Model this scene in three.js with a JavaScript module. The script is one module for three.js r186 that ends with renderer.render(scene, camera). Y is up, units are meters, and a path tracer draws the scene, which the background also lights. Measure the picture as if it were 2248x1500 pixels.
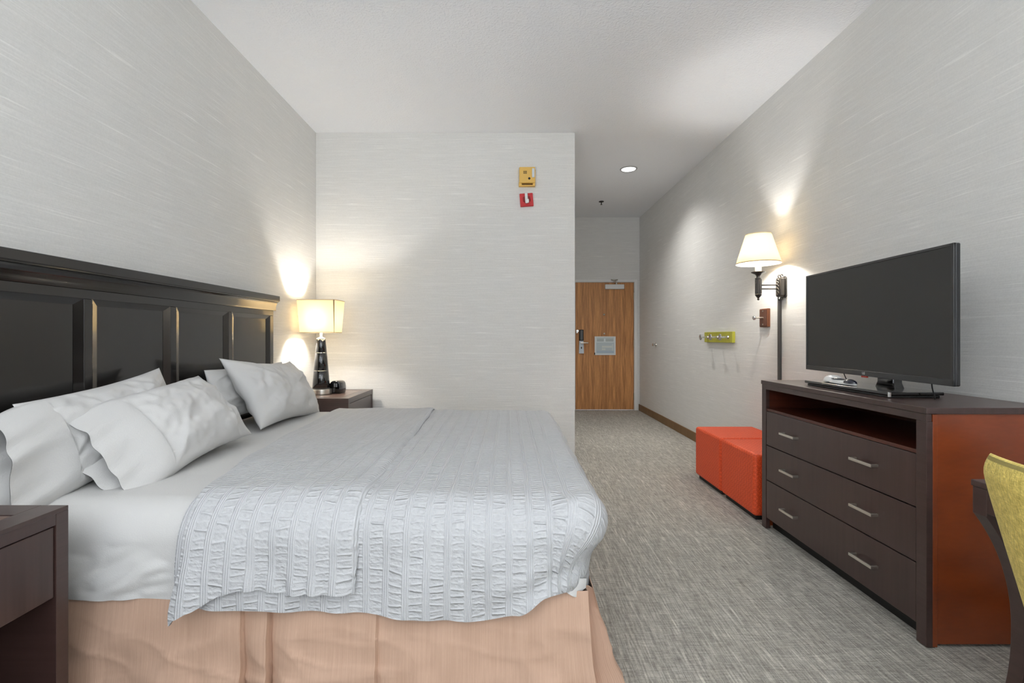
import * as THREE from 'three';
import { RoundedBoxGeometry } from 'three/addons/geometries/RoundedBoxGeometry.js';
import { mergeGeometries, mergeVertices, toCreasedNormals } from 'three/addons/utils/BufferGeometryUtils.js';
import { RectAreaLightUniformsLib } from 'three/addons/lights/RectAreaLightUniformsLib.js';
import { TextGeometry } from 'three/addons/geometries/TextGeometry.js';
import { FontLoader } from 'three/addons/loaders/FontLoader.js';
import { createNoise2D } from 'simplex-noise';

// ------------------------------------------------------------------ camera, daylight, exposure
const scene = new THREE.Scene();
const camera = new THREE.PerspectiveCamera(72.12, 2248 / 1500, 0.05, 60);
camera.position.set(0, 1.16, 0);
camera.lookAt(0, 1.16, -5);
camera.setViewOffset(2248, 1500, 7, 9, 2248, 1500);
camera.updateProjectionMatrix();

const renderer = new THREE.WebGLRenderer({ antialias: true });
renderer.toneMapping = THREE.LinearToneMapping;
renderer.toneMappingExposure = 1.37;
renderer.shadowMap.enabled = true;
renderer.shadowMap.type = THREE.PCFSoftShadowMap;
RectAreaLightUniformsLib.init();

scene.background = new THREE.Color().setRGB(1.1, 1.2, 1.35);
// daylight that comes in through the wide window behind the camera
const WIN = { x0: -1.5, x1: 1.8, y0: 0.4, y1: 2.85, z: 1.6 };
const day = new THREE.RectAreaLight(new THREE.Color().setRGB(0.93, 0.98, 1.0), 0.5, WIN.x1 - WIN.x0, WIN.y1 - WIN.y0);
day.position.set((WIN.x0 + WIN.x1) / 2, (WIN.y0 + WIN.y1) / 2, WIN.z - 0.03);
day.lookAt(day.position.x, day.position.y, -5);
day.name = 'window_daylight';
scene.add(day);

// ------------------------------------------------------------------ helpers
function rng(seed) { let a = seed >>> 0; return () => { a = (a + 0x6D2B79F5) | 0; let t = Math.imul(a ^ (a >>> 15), 1 | a); t = (t + Math.imul(t ^ (t >>> 7), 61 | t)) ^ t; return ((t ^ (t >>> 14)) >>> 0) / 4294967296; }; }
const N2 = createNoise2D(rng(11));
const V = (x, y, z) => new THREE.Vector3(x, y, z);
const clamp = (x, a, b) => Math.min(b, Math.max(a, x));
const sstep = (a, b, x) => { const t = clamp((x - a) / (b - a), 0, 1); return t * t * (3 - 2 * t); };
const lerp = (a, b, t) => a + (b - a) * t;
function curve(pts) { return x => { if (x <= pts[0][0]) return pts[0][1]; for (let i = 1; i < pts.length; i++) if (x <= pts[i][0]) { const t = (x - pts[i - 1][0]) / (pts[i][0] - pts[i - 1][0]); const s = t * t * (3 - 2 * t); return lerp(pts[i - 1][1], pts[i][1], lerp(t, s, 0.6)); } return pts[pts.length - 1][1]; }; }
// tileable value noise
function tileNoise(seed, nx, ny) {
  const r = rng(seed), a = new Float32Array(nx * ny).map(() => r());
  return (u, v) => { const x = u * nx, y = v * ny, xi = Math.floor(x), yi = Math.floor(y); let fx = x - xi, fy = y - yi; fx = fx * fx * (3 - 2 * fx); fy = fy * fy * (3 - 2 * fy); const g = (i, j) => a[((i % nx) + nx) % nx + nx * (((j % ny) + ny) % ny)]; return lerp(lerp(g(xi, yi), g(xi + 1, yi), fx), lerp(g(xi, yi + 1), g(xi + 1, yi + 1), fx), fy); };
}
function texture(w, h, sw, sh, fn, srgb = true) {
  const d = new Uint8Array(w * h * 4);
  for (let j = 0; j < h; j++) for (let i = 0; i < w; i++) { const c = fn((i + 0.5) / w, (j + 0.5) / h), k = 4 * (j * w + i); if (typeof c === 'number') { d[k] = d[k + 1] = d[k + 2] = clamp(c, 0, 255); } else { d[k] = clamp(c[0], 0, 255); d[k + 1] = clamp(c[1], 0, 255); d[k + 2] = clamp(c[2], 0, 255); } d[k + 3] = 255; }
  const t = new THREE.DataTexture(d, w, h); t.wrapS = t.wrapT = THREE.RepeatWrapping; t.repeat.set(1 / sw, 1 / sh); t.magFilter = THREE.LinearFilter; t.minFilter = THREE.LinearMipmapLinearFilter; t.generateMipmaps = true; if (srgb) t.colorSpace = THREE.SRGBColorSpace; t.needsUpdate = true; return t;
}
const std = o => new THREE.MeshStandardMaterial(o);
const phy = o => new THREE.MeshPhysicalMaterial(o);

// box-projected uv in metres (after the geometry stands where it belongs in its thing); turn = grain along the other axis
function boxUV(g, turn = false) {
  const q = g.index ? g.toNonIndexed() : g; const p = q.attributes.position, n = q.attributes.normal, uv = new Float32Array(p.count * 2);
  for (let i = 0; i < p.count; i += 3) {
    const nx = Math.abs(n.getX(i) + n.getX(i + 1) + n.getX(i + 2)), ny = Math.abs(n.getY(i) + n.getY(i + 1) + n.getY(i + 2)), nz = Math.abs(n.getZ(i) + n.getZ(i + 1) + n.getZ(i + 2));
    for (let k = i; k < i + 3; k++) { const x = p.getX(k), y = p.getY(k), z = p.getZ(k); let a, b; if (nx >= ny && nx >= nz) { a = z; b = y; } else if (ny >= nz) { a = z; b = x; } else { a = x; b = y; } uv[2 * k] = turn ? b : a; uv[2 * k + 1] = turn ? a : b; }
  }
  q.setAttribute('uv', new THREE.BufferAttribute(uv, 2)); return q;
}
// box by its limits, edges eased by r
function bx(x0, x1, y0, y1, z0, z1, r = 0.002, turn = false) {
  const w = Math.abs(x1 - x0), h = Math.abs(y1 - y0), d = Math.abs(z1 - z0); r = Math.min(r, w * 0.45, h * 0.45, d * 0.45);
  const g = r > 0 ? new RoundedBoxGeometry(w, h, d, 2, r) : new THREE.BoxGeometry(w, h, d);
  g.translate((x0 + x1) / 2, (y0 + y1) / 2, (z0 + z1) / 2); return boxUV(g, turn);
}
function join(gs) { return mergeGeometries(gs.map(g => { const q = g.index ? g.toNonIndexed() : g; for (const k of Object.keys(q.attributes)) if (!['position', 'normal', 'uv'].includes(k)) q.deleteAttribute(k); return q; })); }
function cyl(a, b, r0, r1 = r0, seg = 24) { const d = b.clone().sub(a), g = new THREE.CylinderGeometry(r1, r0, d.length(), seg); g.applyQuaternion(new THREE.Quaternion().setFromUnitVectors(V(0, 1, 0), d.clone().normalize())); g.translate((a.x + b.x) / 2, (a.y + b.y) / 2, (a.z + b.z) / 2); return g; }
function tube(pts, r, seg = 24, rad = 10) { return new THREE.TubeGeometry(new THREE.CatmullRomCurve3(pts), seg, r, rad); }
function lathe(pts, at, seg = 40) { const g = new THREE.LatheGeometry(pts.map(p => new THREE.Vector2(p[0], p[1])), seg); if (at) g.translate(at.x, at.y, at.z); return g; }
function extrude(pts, depth, bevel = 0.002) { const s = new THREE.Shape(pts.map(p => new THREE.Vector2(p[0], p[1]))); return new THREE.ExtrudeGeometry(s, { depth: depth - 2 * bevel, bevelEnabled: bevel > 0, bevelSize: bevel, bevelThickness: bevel, bevelSegments: 2, bevelOffset: -bevel, curveSegments: 12 }); }
// a sheet of cloth with thickness: pf(u,v) position on its outer face, uvf(u,v) metres
function shell(nu, nv, pf, uvf, th, loopU = false) {
  const cols = nu + 1, g0 = new THREE.BufferGeometry(), P = [], U = [], I = [];
  for (let j = 0; j <= nv; j++) for (let i = 0; i <= nu; i++) { const p = pf(i / nu, j / nv); P.push(p.x, p.y, p.z); const t = uvf(i / nu, j / nv); U.push(t[0], t[1]); }
  for (let j = 0; j < nv; j++) for (let i = 0; i < nu; i++) { const a = j * cols + i, b = a + 1, c = a + cols, d = c + 1; I.push(a, b, d, a, d, c); }
  g0.setAttribute('position', new THREE.Float32BufferAttribute(P, 3)); g0.setIndex(I); g0.computeVertexNormals();
  const n = g0.attributes.normal;
  if (loopU) for (let j = 0; j <= nv; j++) { const a = j * cols, b = a + nu; const s = V(n.getX(a) + n.getX(b), n.getY(a) + n.getY(b), n.getZ(a) + n.getZ(b)).normalize(); n.setXYZ(a, s.x, s.y, s.z); n.setXYZ(b, s.x, s.y, s.z); }
  const cnt = P.length / 3, pos = P.slice(), nor = Array.from(n.array), uv = U.slice(), idx = I.slice();
  for (let k = 0; k < cnt; k++) { pos.push(P[3 * k] - nor[3 * k] * th, P[3 * k + 1] - nor[3 * k + 1] * th, P[3 * k + 2] - nor[3 * k + 2] * th); nor.push(-nor[3 * k], -nor[3 * k + 1], -nor[3 * k + 2]); uv.push(U[2 * k], U[2 * k + 1]); }
  for (let k = 0; k < I.length; k += 3) idx.push(cnt + I[k], cnt + I[k + 2], cnt + I[k + 1]);
  const rim = (a, b) => idx.push(a, cnt + a, b, b, cnt + a, cnt + b);
  for (let i = 0; i < nu; i++) { rim(i, i + 1); rim(nv * cols + i + 1, nv * cols + i); }
  if (!loopU) for (let j = 0; j < nv; j++) { rim((j + 1) * cols, j * cols); rim(j * cols + nu, (j + 1) * cols + nu); }
  const g = new THREE.BufferGeometry(); g.setAttribute('position', new THREE.Float32BufferAttribute(pos, 3)); g.setAttribute('normal', new THREE.Float32BufferAttribute(nor, 3)); g.setAttribute('uv', new THREE.Float32BufferAttribute(uv, 2)); g.setIndex(idx); return g;
}
const taken = {};
function numbered(n) { const k = taken[n] ?? 0; taken[n] = k + 1; return k ? `${n}_${String(k).padStart(3, '0')}` : n; }
function mesh(name, g, m, parent) { const o = new THREE.Mesh(g, m); o.name = name; o.castShadow = o.receiveShadow = true; parent.add(o); return o; }
function thing(name, label, category, at = [0, 0, 0], group) { const o = new THREE.Group(); o.name = numbered(name); o.position.set(...at); o.userData = { label, category }; if (group) o.userData.group = group; scene.add(o); return o; }
function single(name, g, m, label, category, group) { const o = mesh(numbered(name), g, m, scene); o.userData = { label, category }; if (group) o.userData.group = group; return o; }
function struct(name, g, m, label, category) { const o = mesh(name, g, m, scene); o.userData = { label, category, kind: 'structure' }; return o; }

// ------------------------------------------------------------------ materials
const nA = tileNoise(1, 5, 260), nB = tileNoise(2, 14, 400), nC = tileNoise(3, 256, 256), nD = tileNoise(4, 7, 180);
const paperMap = texture(1024, 1024, 1.2, 1.2, (u, v) => { const s = Math.pow(nA(u, v), 9) * 20 + (nB(u, v) - 0.5) * 7 + (nC(u, v) - 0.5) * 6; return [223 + s, 222 + s, 218.5 + s]; });
const paperBump = texture(1024, 1024, 1.2, 1.2, (u, v) => 110 + Math.pow(nA(u, v), 6) * 90 + (nB(u, v) - 0.5) * 60 + (nC(u, v) - 0.5) * 40, false);
const M = {};
M.wall = std({ map: paperMap, roughness: 0.82, bumpMap: paperBump, bumpScale: 0.0008 });
const nE = tileNoise(5, 90, 90), nF = tileNoise(6, 200, 200);
M.ceiling = std({ color: 0xf3f5f8, roughness: 0.95, bumpMap: texture(512, 512, 0.8, 0.8, (u, v) => 255 * (0.7 * Math.pow(nE(u, v), 1.5) + 0.3 * nF(u, v)), false), bumpScale: 0.0025 });
// loop-pile carpet: flecked yarn lines along the room, finer ones across
const cA = tileNoise(7, 300, 26), cB = tileNoise(8, 34, 300), cC = tileNoise(9, 400, 400), cD = tileNoise(10, 6, 6), cE = tileNoise(12, 180, 9);
const carpetH = (u, v) => 0.55 * cA(u, v) + 0.35 * cB(u, v) + 0.3 * cC(u, v) + 0.2 * Math.pow(cE(u, v), 4);
M.carpet = std({ roughness: 1, map: texture(1024, 1024, 1.1, 1.1, (u, v) => { const h = carpetH(u, v), k = (h - 0.62) * 78 + (cD(u, v) - 0.5) * 6 + Math.pow(cE(u, v), 7) * 26; return [165 + k, 161 + k, 152 + k * 0.96]; }), bumpMap: texture(1024, 1024, 1.1, 1.1, (u, v) => 180 * carpetH(u, v), false), bumpScale: 0.004 });
// oak veneer of the entry door, grain upright
const dA = tileNoise(13, 40, 4), dB = tileNoise(14, 130, 10), dC = tileNoise(15, 300, 40), dD = tileNoise(16, 6, 3);
M.oak = std({ roughness: 0.5, map: texture(512, 1024, 0.5, 1.1, (u, v) => { const w = u + 0.012 * Math.sin(6.283 * (v + dD(u, v))), a = dA(w, v), b = dB(w, v), c = dC(u, v), k = (a - 0.5) * 44 + (b - 0.5) * 34 + (c - 0.5) * 18; return [192 + k, 135 + k * 0.85, 82 + k * 0.62]; }) });
const wA = tileNoise(17, 4, 60), wB = tileNoise(18, 8, 220), wC = tileNoise(19, 5, 5);
const woodMap = (r, g, b, k) => texture(512, 512, 0.9, 0.9, (u, v) => { const s = (wA(u, v) - 0.5) * k + (wB(u, v) - 0.5) * k * 0.7 + (wC(u, v) - 0.5) * k * 0.8; return [r + s, g + s * 0.8, b + s * 0.75]; });
M.espresso = phy({ map: woodMap(66, 47, 43, 9), roughness: 0.36, clearcoat: 0.35, clearcoatRoughness: 0.28 });
M.headboard = phy({ map: woodMap(24, 21, 19, 4), roughness: 0.24, clearcoat: 0.6, clearcoatRoughness: 0.1 });
const mA = tileNoise(31, 9, 14), mB = tileNoise(32, 40, 120), mC = tileNoise(33, 4, 5);
M.mahogany = phy({ map: texture(512, 512, 0.9, 0.9, (u, v) => { const k = (mA(u, v) - 0.5) * 16 + (mB(u, v) - 0.5) * 6 + (mC(u, v) - 0.5) * 14; return [128 + k, 57 + k * 0.6, 22 + k * 0.4]; }), roughness: 0.3, clearcoat: 0.5, clearcoatRoughness: 0.2 });
M.shelfWood = phy({ map: woodMap(78, 36, 22, 12), roughness: 0.35, clearcoat: 0.3, clearcoatRoughness: 0.2 });
M.topPanel = phy({ map: woodMap(104, 82, 72, 10), roughness: 0.34, clearcoat: 0.3, clearcoatRoughness: 0.25 });
M.black = std({ color: 0x0e0d0d, roughness: 0.6 });
M.chrome = std({ color: 0xd8d8d6, metalness: 1, roughness: 0.22 });
M.steel = std({ color: 0xb9b4aa, metalness: 1, roughness: 0.35 });
M.nickel = std({ color: 0xe2ded6, metalness: 1, roughness: 0.3 });
M.whitePaint = std({ color: 0xe6e6e4, roughness: 0.5 });
M.bronze = phy({ color: 0x35312e, roughness: 0.38, metalness: 0.35, clearcoat: 0.3 });
const fA = tileNoise(20, 200, 200), fB = tileNoise(21, 12, 12);
M.linen = phy({ color: 0xcfcecc, roughness: 0.85, sheen: 0.15, sheenRoughness: 0.6, bumpMap: texture(512, 512, 0.3, 0.3, (u, v) => 128 + (fA(u, v) - 0.5) * 90 + (fB(u, v) - 0.5) * 90, false), bumpScale: 0.0008 });
// seersucker weave of the coverlet: ribbed columns and puckered windows
const COLS = 8, rowsP = 26, pr = rng(77), pk = Array.from({ length: COLS * rowsP }, () => [pr(), pr(), pr()]);
const qA = tileNoise(22, 60, 110), qB = tileNoise(23, 300, 300);
const sucker = (u, v) => {
  const c = u * COLS, ci = Math.floor(c) % COLS, f = c - Math.floor(c); let h = 0.5;
  const band = sstep(0.16, 0.24, f) * (1 - sstep(0.8, 0.88, f));
  const r = v * rowsP + (pk[ci][0] * 0.6), ri = Math.floor(r) % rowsP, g = r - Math.floor(r), k = pk[ci * rowsP + ri];
  const across = (f - 0.52) / 0.36; const bow = 0.5 + (k[0] - 0.5) * 0.4 * across + 0.12 * (k[1] - 0.5) * across * across;
  const ridge = Math.exp(-Math.pow((g - bow) / 0.16, 2)) * (0.35 + 0.9 * k[2] * k[2]) * (1 - 0.45 * across * across);
  h += band * (ridge * 0.5 - 0.18 + (qA(u, v) - 0.5) * 0.22) + (1 - band) * (0.1 * Math.cos(f * 6.283 * 9) + 0.02);
  return 255 * clamp(h + (qB(u, v) - 0.5) * 0.07, 0, 1);
};
M.coverlet = phy({ map: texture(1024, 1024, 0.5, 0.5, (u, v) => { const k = sucker(u, v) - 128; return [198 + 0.13 * k, 199 + 0.13 * k, 201 + 0.13 * k]; }), roughness: 0.72, sheen: 0.2, sheenRoughness: 0.5, bumpMap: texture(1024, 1024, 0.5, 0.5, sucker, false), bumpScale: 0.009 });
const sA = tileNoise(24, 220, 6), sB = tileNoise(25, 300, 60), sC = tileNoise(26, 8, 8);
M.skirt = phy({ roughness: 0.8, sheen: 0.2, sheenRoughness: 0.5, map: texture(1024, 512, 0.5, 0.5, (u, v) => { const k = 5 * Math.sin(u * 6.283 * 110) * (0.4 + sB(u, v)) + (sA(u, v) - 0.5) * 9 + (sC(u, v) - 0.5) * 5; return [196 + k, 163 + k, 141 + k]; }) });
const oA = tileNoise(27, 60, 60);
const oW = (u, v) => { const c = u * 24 + 0.35 * Math.sin(v * 6.283 * 12), f = c - Math.floor(c), off = (Math.floor(c) % 2) * 0.5, r = v * 14 + off, g = r - Math.floor(r); return Math.min(Math.sin(Math.PI * f), Math.sin(Math.PI * g)); };
M.orange = phy({ roughness: 0.5, map: texture(512, 512, 0.36, 0.36, (u, v) => { const k = (oW(u, v) - 0.6) * 26 + (oA(u, v) - 0.5) * 12; return [228 + k, 84 + k * 0.8, 40 + k * 0.7]; }), bumpMap: texture(512, 512, 0.36, 0.36, (u, v) => 60 + 170 * Math.pow(oW(u, v), 0.5), false), bumpScale: 0.0016 });
const gA = tileNoise(28, 160, 40), gB = tileNoise(29, 60, 200), gC = tileNoise(30, 30, 30);
M.green = phy({ roughness: 0.9, sheen: 0.5, sheenRoughness: 0.4, sheenColor: new THREE.Color(0xf2f0c0), map: texture(512, 512, 0.3, 0.3, (u, v) => { const k = (gA(u, v) - 0.5) * 40 + (gB(u, v) - 0.5) * 30 + (gC(u, v) - 0.5) * 22; return [222 + k, 199 + k, 108 + k * 0.8]; }), bumpMap: texture(512, 512, 0.3, 0.3, (u, v) => 255 * (0.5 * gA(u, v) + 0.5 * gB(u, v)), false), bumpScale: 0.002 });
M.baseboard = std({ map: woodMap(128, 96, 58, 14), roughness: 0.5 });
M.shade = phy({ color: 0xf6ead0, roughness: 1, transmission: 0.24, thickness: 0, specularIntensity: 0.2 });
M.bulb = std({ color: 0xffffff, emissive: new THREE.Color().setRGB(1.0, 0.9, 0.72), emissiveIntensity: 4 });
M.screen = phy({ color: 0x161617, roughness: 0.34, clearcoat: 0.25, clearcoatRoughness: 0.3 });
M.tvBlack = phy({ color: 0x17181b, roughness: 0.3, clearcoat: 0.5, clearcoatRoughness: 0.15 });
M.glossBlack = phy({ color: 0x0a0a0b, roughness: 0.12, clearcoat: 1, clearcoatRoughness: 0.05 });

// ------------------------------------------------------------------ the room (floor at 0, ceiling 3.07)
const H = 3.07, XL = -1.80, XR = 2.08, XC = 0.616, ZN = -4.375, ZE = -7.47, ZB = 1.6;
struct('floor', bx(XL - 0.1, XR + 0.1, -0.1, 0, ZE - 0.1, ZB + 0.1, 0, true), M.carpet, 'grey brown flecked loop pile carpet covering the whole floor', 'floor');
struct('ceiling', bx(XL - 0.1, XR + 0.1, H, H + 0.1, ZE - 0.1, ZB + 0.1, 0), M.ceiling, 'white lightly textured ceiling over room and entry passage', 'ceiling');
struct('wall_left', bx(XL - 0.1, XL, 0, H, ZN - 0.1, ZB + 0.1, 0), M.wall, 'light grey papered wall behind the headboard', 'wall');
struct('wall_right', bx(XR, XR + 0.1, 0, H, ZE - 0.1, ZB + 0.1, 0), M.wall, 'light grey papered wall behind the television and wall lamp', 'wall');
struct('wall_front', bx(XL, XC, 0, H, ZN - 0.1, ZN, 0.003), M.wall, 'light grey papered wall carrying the yellow and red alarm boxes', 'wall');
struct('wall_passage', bx(XC - 0.1, XC, 0, H, ZE, ZN - 0.1, 0), M.wall, 'light grey papered side wall of the entry passage opposite the hooks', 'wall');
const DX0 = 1.062, DX1 = 1.99, DH = 2.035;
struct('wall_end', join([bx(XC - 0.1, DX0 - 0.012, 0, H, ZE - 0.1, ZE, 0), bx(DX1 + 0.012, XR, 0, H, ZE - 0.1, ZE, 0), bx(DX0 - 0.012, DX1 + 0.012, DH + 0.012, H, ZE - 0.1, ZE, 0)]), M.wall, 'grey papered end wall around the wooden entry door', 'wall');
struct('wall_back', join([bx(XL, WIN.x0, 0, H, ZB, ZB + 0.1, 0), bx(WIN.x1, XR, 0, H, ZB, ZB + 0.1, 0), bx(WIN.x0, WIN.x1, 0, WIN.y0, ZB, ZB + 0.1, 0), bx(WIN.x0, WIN.x1, WIN.y1, H, ZB, ZB + 0.1, 0)]), M.wall, 'grey papered wall around the wide window', 'wall');
struct('baseboard_right', bx(XR - 0.014, XR, 0, 0.1, ZE, ZB, 0.004, true), M.baseboard, 'brown wooden baseboard along the wall with the hooks', 'baseboard');
struct('baseboard_left', bx(XL, XL + 0.012, 0, 0.1, ZN, ZB, 0.004, true), M.baseboard, 'brown wooden baseboard behind the bed', 'baseboard');
{ // window behind the camera
  const w = new THREE.Group(); w.name = 'window_1'; w.userData = { label: 'wide white framed window opposite the entry door', category: 'window', kind: 'structure' }; scene.add(w);
  const f = 0.05, xm = (WIN.x0 + WIN.x1) / 2, z0 = ZB + 0.03, z1 = ZB + 0.08;
  mesh('window_frame', join([bx(WIN.x0, WIN.x1, WIN.y0, WIN.y0 + f, z0, z1), bx(WIN.x0, WIN.x1, WIN.y1 - f, WIN.y1, z0, z1), bx(WIN.x0, WIN.x0 + f, WIN.y0, WIN.y1, z0, z1), bx(WIN.x1 - f, WIN.x1, WIN.y0, WIN.y1, z0, z1), bx(xm - f / 2, xm + f / 2, WIN.y0, WIN.y1, z0, z1)]), M.whitePaint, w);
  const glass = phy({ color: 0xffffff, roughness: 0, transmission: 1, thickness: 0 });
  for (const [a, b] of [[WIN.x0 + f, xm - f / 2], [xm + f / 2, WIN.x1 - f]]) mesh('pane', bx(a, b, WIN.y0 + f, WIN.y1 - f, ZB + 0.052, ZB + 0.058, 0), glass, w);
  mesh('window_sill', bx(WIN.x0 - 0.05, WIN.x1 + 0.05, WIN.y0 - 0.03, WIN.y0, ZB - 0.1, ZB + 0.03, 0.005), M.whitePaint, w);
}
{ // entry door
  const d = new THREE.Group(); d.name = 'door_1'; d.userData = { label: 'oak veneer entry door in a white frame at the end of the passage', category: 'door', kind: 'structure' }; scene.add(d);
  const z = ZE;
  mesh('door_leaf', bx(DX0, DX1, 0.012, DH, z - 0.05, z - 0.004, 0.002), M.oak, d);
  mesh('door_frame', join([bx(DX1 + 0.004, DX1 + 0.055, 0, DH + 0.045, z - 0.09, z + 0.018, 0.004), bx(DX0 - 0.055, DX0 - 0.004, 0, DH + 0.045, z - 0.09, z + 0.018, 0.004), bx(DX0 - 0.055, DX1 + 0.055, DH + 0.004, DH + 0.05, z - 0.09, z + 0.0185, 0.004)]), M.whitePaint, d);
  for (const y of [0.22, 1.06, 1.82]) mesh('hinge', cyl(V(DX1 + 0.002, y - 0.055, z + 0.004), V(DX1 + 0.002, y + 0.055, z + 0.004), 0.009), M.steel, d);
  const cl = mesh('door_closer', bx(1.527, 1.828, 1.925, 2.0, z - 0.004, z + 0.05, 0.008), M.whitePaint, d);
  mesh('closer_arm', join([boxUV(tube([V(1.70, 2.0, z + 0.03), V(1.705, 2.03, z + 0.04), V(1.66, 2.06, z + 0.05)], 0.009, 16)), boxUV(tube([V(1.625, 2.075, z + 0.02), V(1.66, 2.065, z + 0.05), V(1.725, 2.075, z + 0.03)], 0.009, 16)), boxUV(cyl(V(1.705, 1.995, z + 0.03), V(1.705, 2.03, z + 0.03), 0.016))]), M.steel, cl);
  mesh('peephole', lathe([[0, 0.012], [0.012, 0.01], [0.016, 0.0], [0.016, -0.005], [0, -0.005]], null, 20).rotateX(Math.PI / 2).translate(1.517, 1.523, z), M.nickel, d);
  mesh('screw_cap', lathe([[0, 0.01], [0.012, 0.008], [0.015, 0.0], [0.015, -0.005], [0, -0.005]], null, 20).rotateX(Math.PI / 2).translate(1.52, 1.218, z), M.nickel, d);
  const lk = mesh('lock_reader', bx(1.118, 1.187, 1.106, 1.283, z - 0.004, z + 0.032, 0.006), M.black, d);
  mesh('reader_face', bx(1.135, 1.172, 1.12, 1.272, z + 0.03, z + 0.036, 0.003), std({ color: 0x55585b, roughness: 0.35 }), lk);
  const hd = mesh('lever_handle', join([boxUV(cyl(V(1.15, 1.073, z - 0.004), V(1.15, 1.073, z + 0.055), 0.013)), boxUV(tube([V(1.142, 1.073, z + 0.052), V(1.2, 1.073, z + 0.054), V(1.256, 1.071, z + 0.05)], 0.011, 16)), bx(1.12, 1.182, 0.93, 1.104, z - 0.004, z + 0.012, 0.006)]), M.nickel, d);
  mesh('thumb_turn', boxUV(cyl(V(1.155, 0.998, z + 0.01), V(1.155, 0.998, z + 0.02), 0.012)), M.black, hd);
  mesh('swing_bar_guard', join([boxUV(cyl(V(1.088, 1.262, z - 0.004), V(1.088, 1.262, z + 0.04), 0.02)), bx(1.07, 1.098, 1.225, 1.255, z - 0.004, z + 0.03, 0.006)]), M.chrome, d);
}
{ // card hung over the lever, and the notice on the door
  const z = ZE;
  const tag = new THREE.Shape([[-0.04, 0], [-0.036, 0.13], [-0.032, 0.20], [0.032, 0.20], [0.036, 0.13], [0.04, 0]].map(p => new THREE.Vector2(...p)));
  const hole = new THREE.Path(); hole.absellipse(0, 0.165, 0.018, 0.014, 0, Math.PI * 2); tag.holes.push(hole);
  const t = thing('door_hanger', 'pale blue white card hanging from the door lever', 'door hanger', [1.152, 0.905, z + 0.024]);
  mesh('card', boxUV(new THREE.ExtrudeGeometry(tag, { depth: 0.002, bevelEnabled: false })), std({ color: 0xd5e0ea, roughness: 0.6 }), t);
  mesh('printed_keyhole', bx(-0.008, 0.008, 0.075, 0.105, 0.0019, 0.0024, 0), std({ color: 0x20242c, roughness: 0.7 }), t);
  const cv = document.createElement('canvas'); cv.width = 330; cv.height = 300; const c = cv.getContext('2d');
  c.fillStyle = '#dfe6e8'; c.fillRect(0, 0, 330, 300); c.fillStyle = '#c3cfd2'; c.fillRect(16, 92, 298, 190);
  c.fillStyle = '#a9b5b2'; c.fillRect(20, 12, 290, 8);
  for (let r = 0; r < 4; r++) { c.fillStyle = r % 2 ? '#93a39f' : '#82938f'; c.fillRect(24, 30 + r * 13, 118, 7); c.fillRect(172, 30 + r * 13, 134, 7); }
  c.fillStyle = '#d9dfda'; c.fillRect(110, 150, 170, 34); c.fillRect(110, 196, 60, 28); c.fillRect(282, 120, 14, 120); c.fillStyle = '#b4c6d2'; c.fillRect(20, 236, 290, 40);
  const nt = new THREE.CanvasTexture(cv); nt.colorSpace = THREE.SRGBColorSpace;
  const n = thing('door_notice', 'square pale printed notice in a plastic holder on the oak door', 'notice', [1.533, 1.018, z + 0.002]);
  mesh('holder', bx(-0.167, 0.167, -0.14, 0.158, -0.005, 0.004, 0.002), M.whitePaint, n);
  const pg = new THREE.PlaneGeometry(0.312, 0.278); pg.translate(0, 0.009, 0.0046);
  mesh('sheet', pg, std({ map: nt, roughness: 0.4 }), n);
  mesh('clip', bx(-0.172, -0.16, -0.135, -0.1, -0.005, 0.008, 0.002), M.black, n);
}

// ------------------------------------------------------------------ two floor uplighters beside the window, shining at the ceiling
for (const [x, lab] of [[-1.5, 'floor uplighter in the window corner on the bed side'], [1.78, 'floor uplighter in the window corner on the desk side']]) {
  const t = thing('floor_uplight', lab, 'lamp', [x, 0, 1.25]);
  mesh('base', lathe([[0, 0], [0.14, 0], [0.14, 0.012], [0.03, 0.028], [0, 0.028]]), M.bronze, t);
  mesh('pole', cyl(V(0, 0.02, 0), V(0, 1.66, 0), 0.013), M.bronze, t);
  mesh('bowl', lathe([[0, 1.65], [0.06, 1.66], [0.16, 1.70], [0.215, 1.76], [0.22, 1.765], [0.205, 1.757], [0.15, 1.712], [0, 1.69]]), M.bronze, t);
  mesh('light_disc', lathe([[0, 1.752], [0.2, 1.750], [0.2, 1.745], [0, 1.745]]), std({ color: 0xffffff, emissive: new THREE.Color(1, 0.98, 0.95), emissiveIntensity: 2 }), t);
  const a = new THREE.RectAreaLight(new THREE.Color().setRGB(0.955, 0.98, 1.0), 180, 0.28, 0.28); a.position.set(0, 1.76, 0); a.rotation.x = Math.PI / 2; t.add(a);
}

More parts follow.
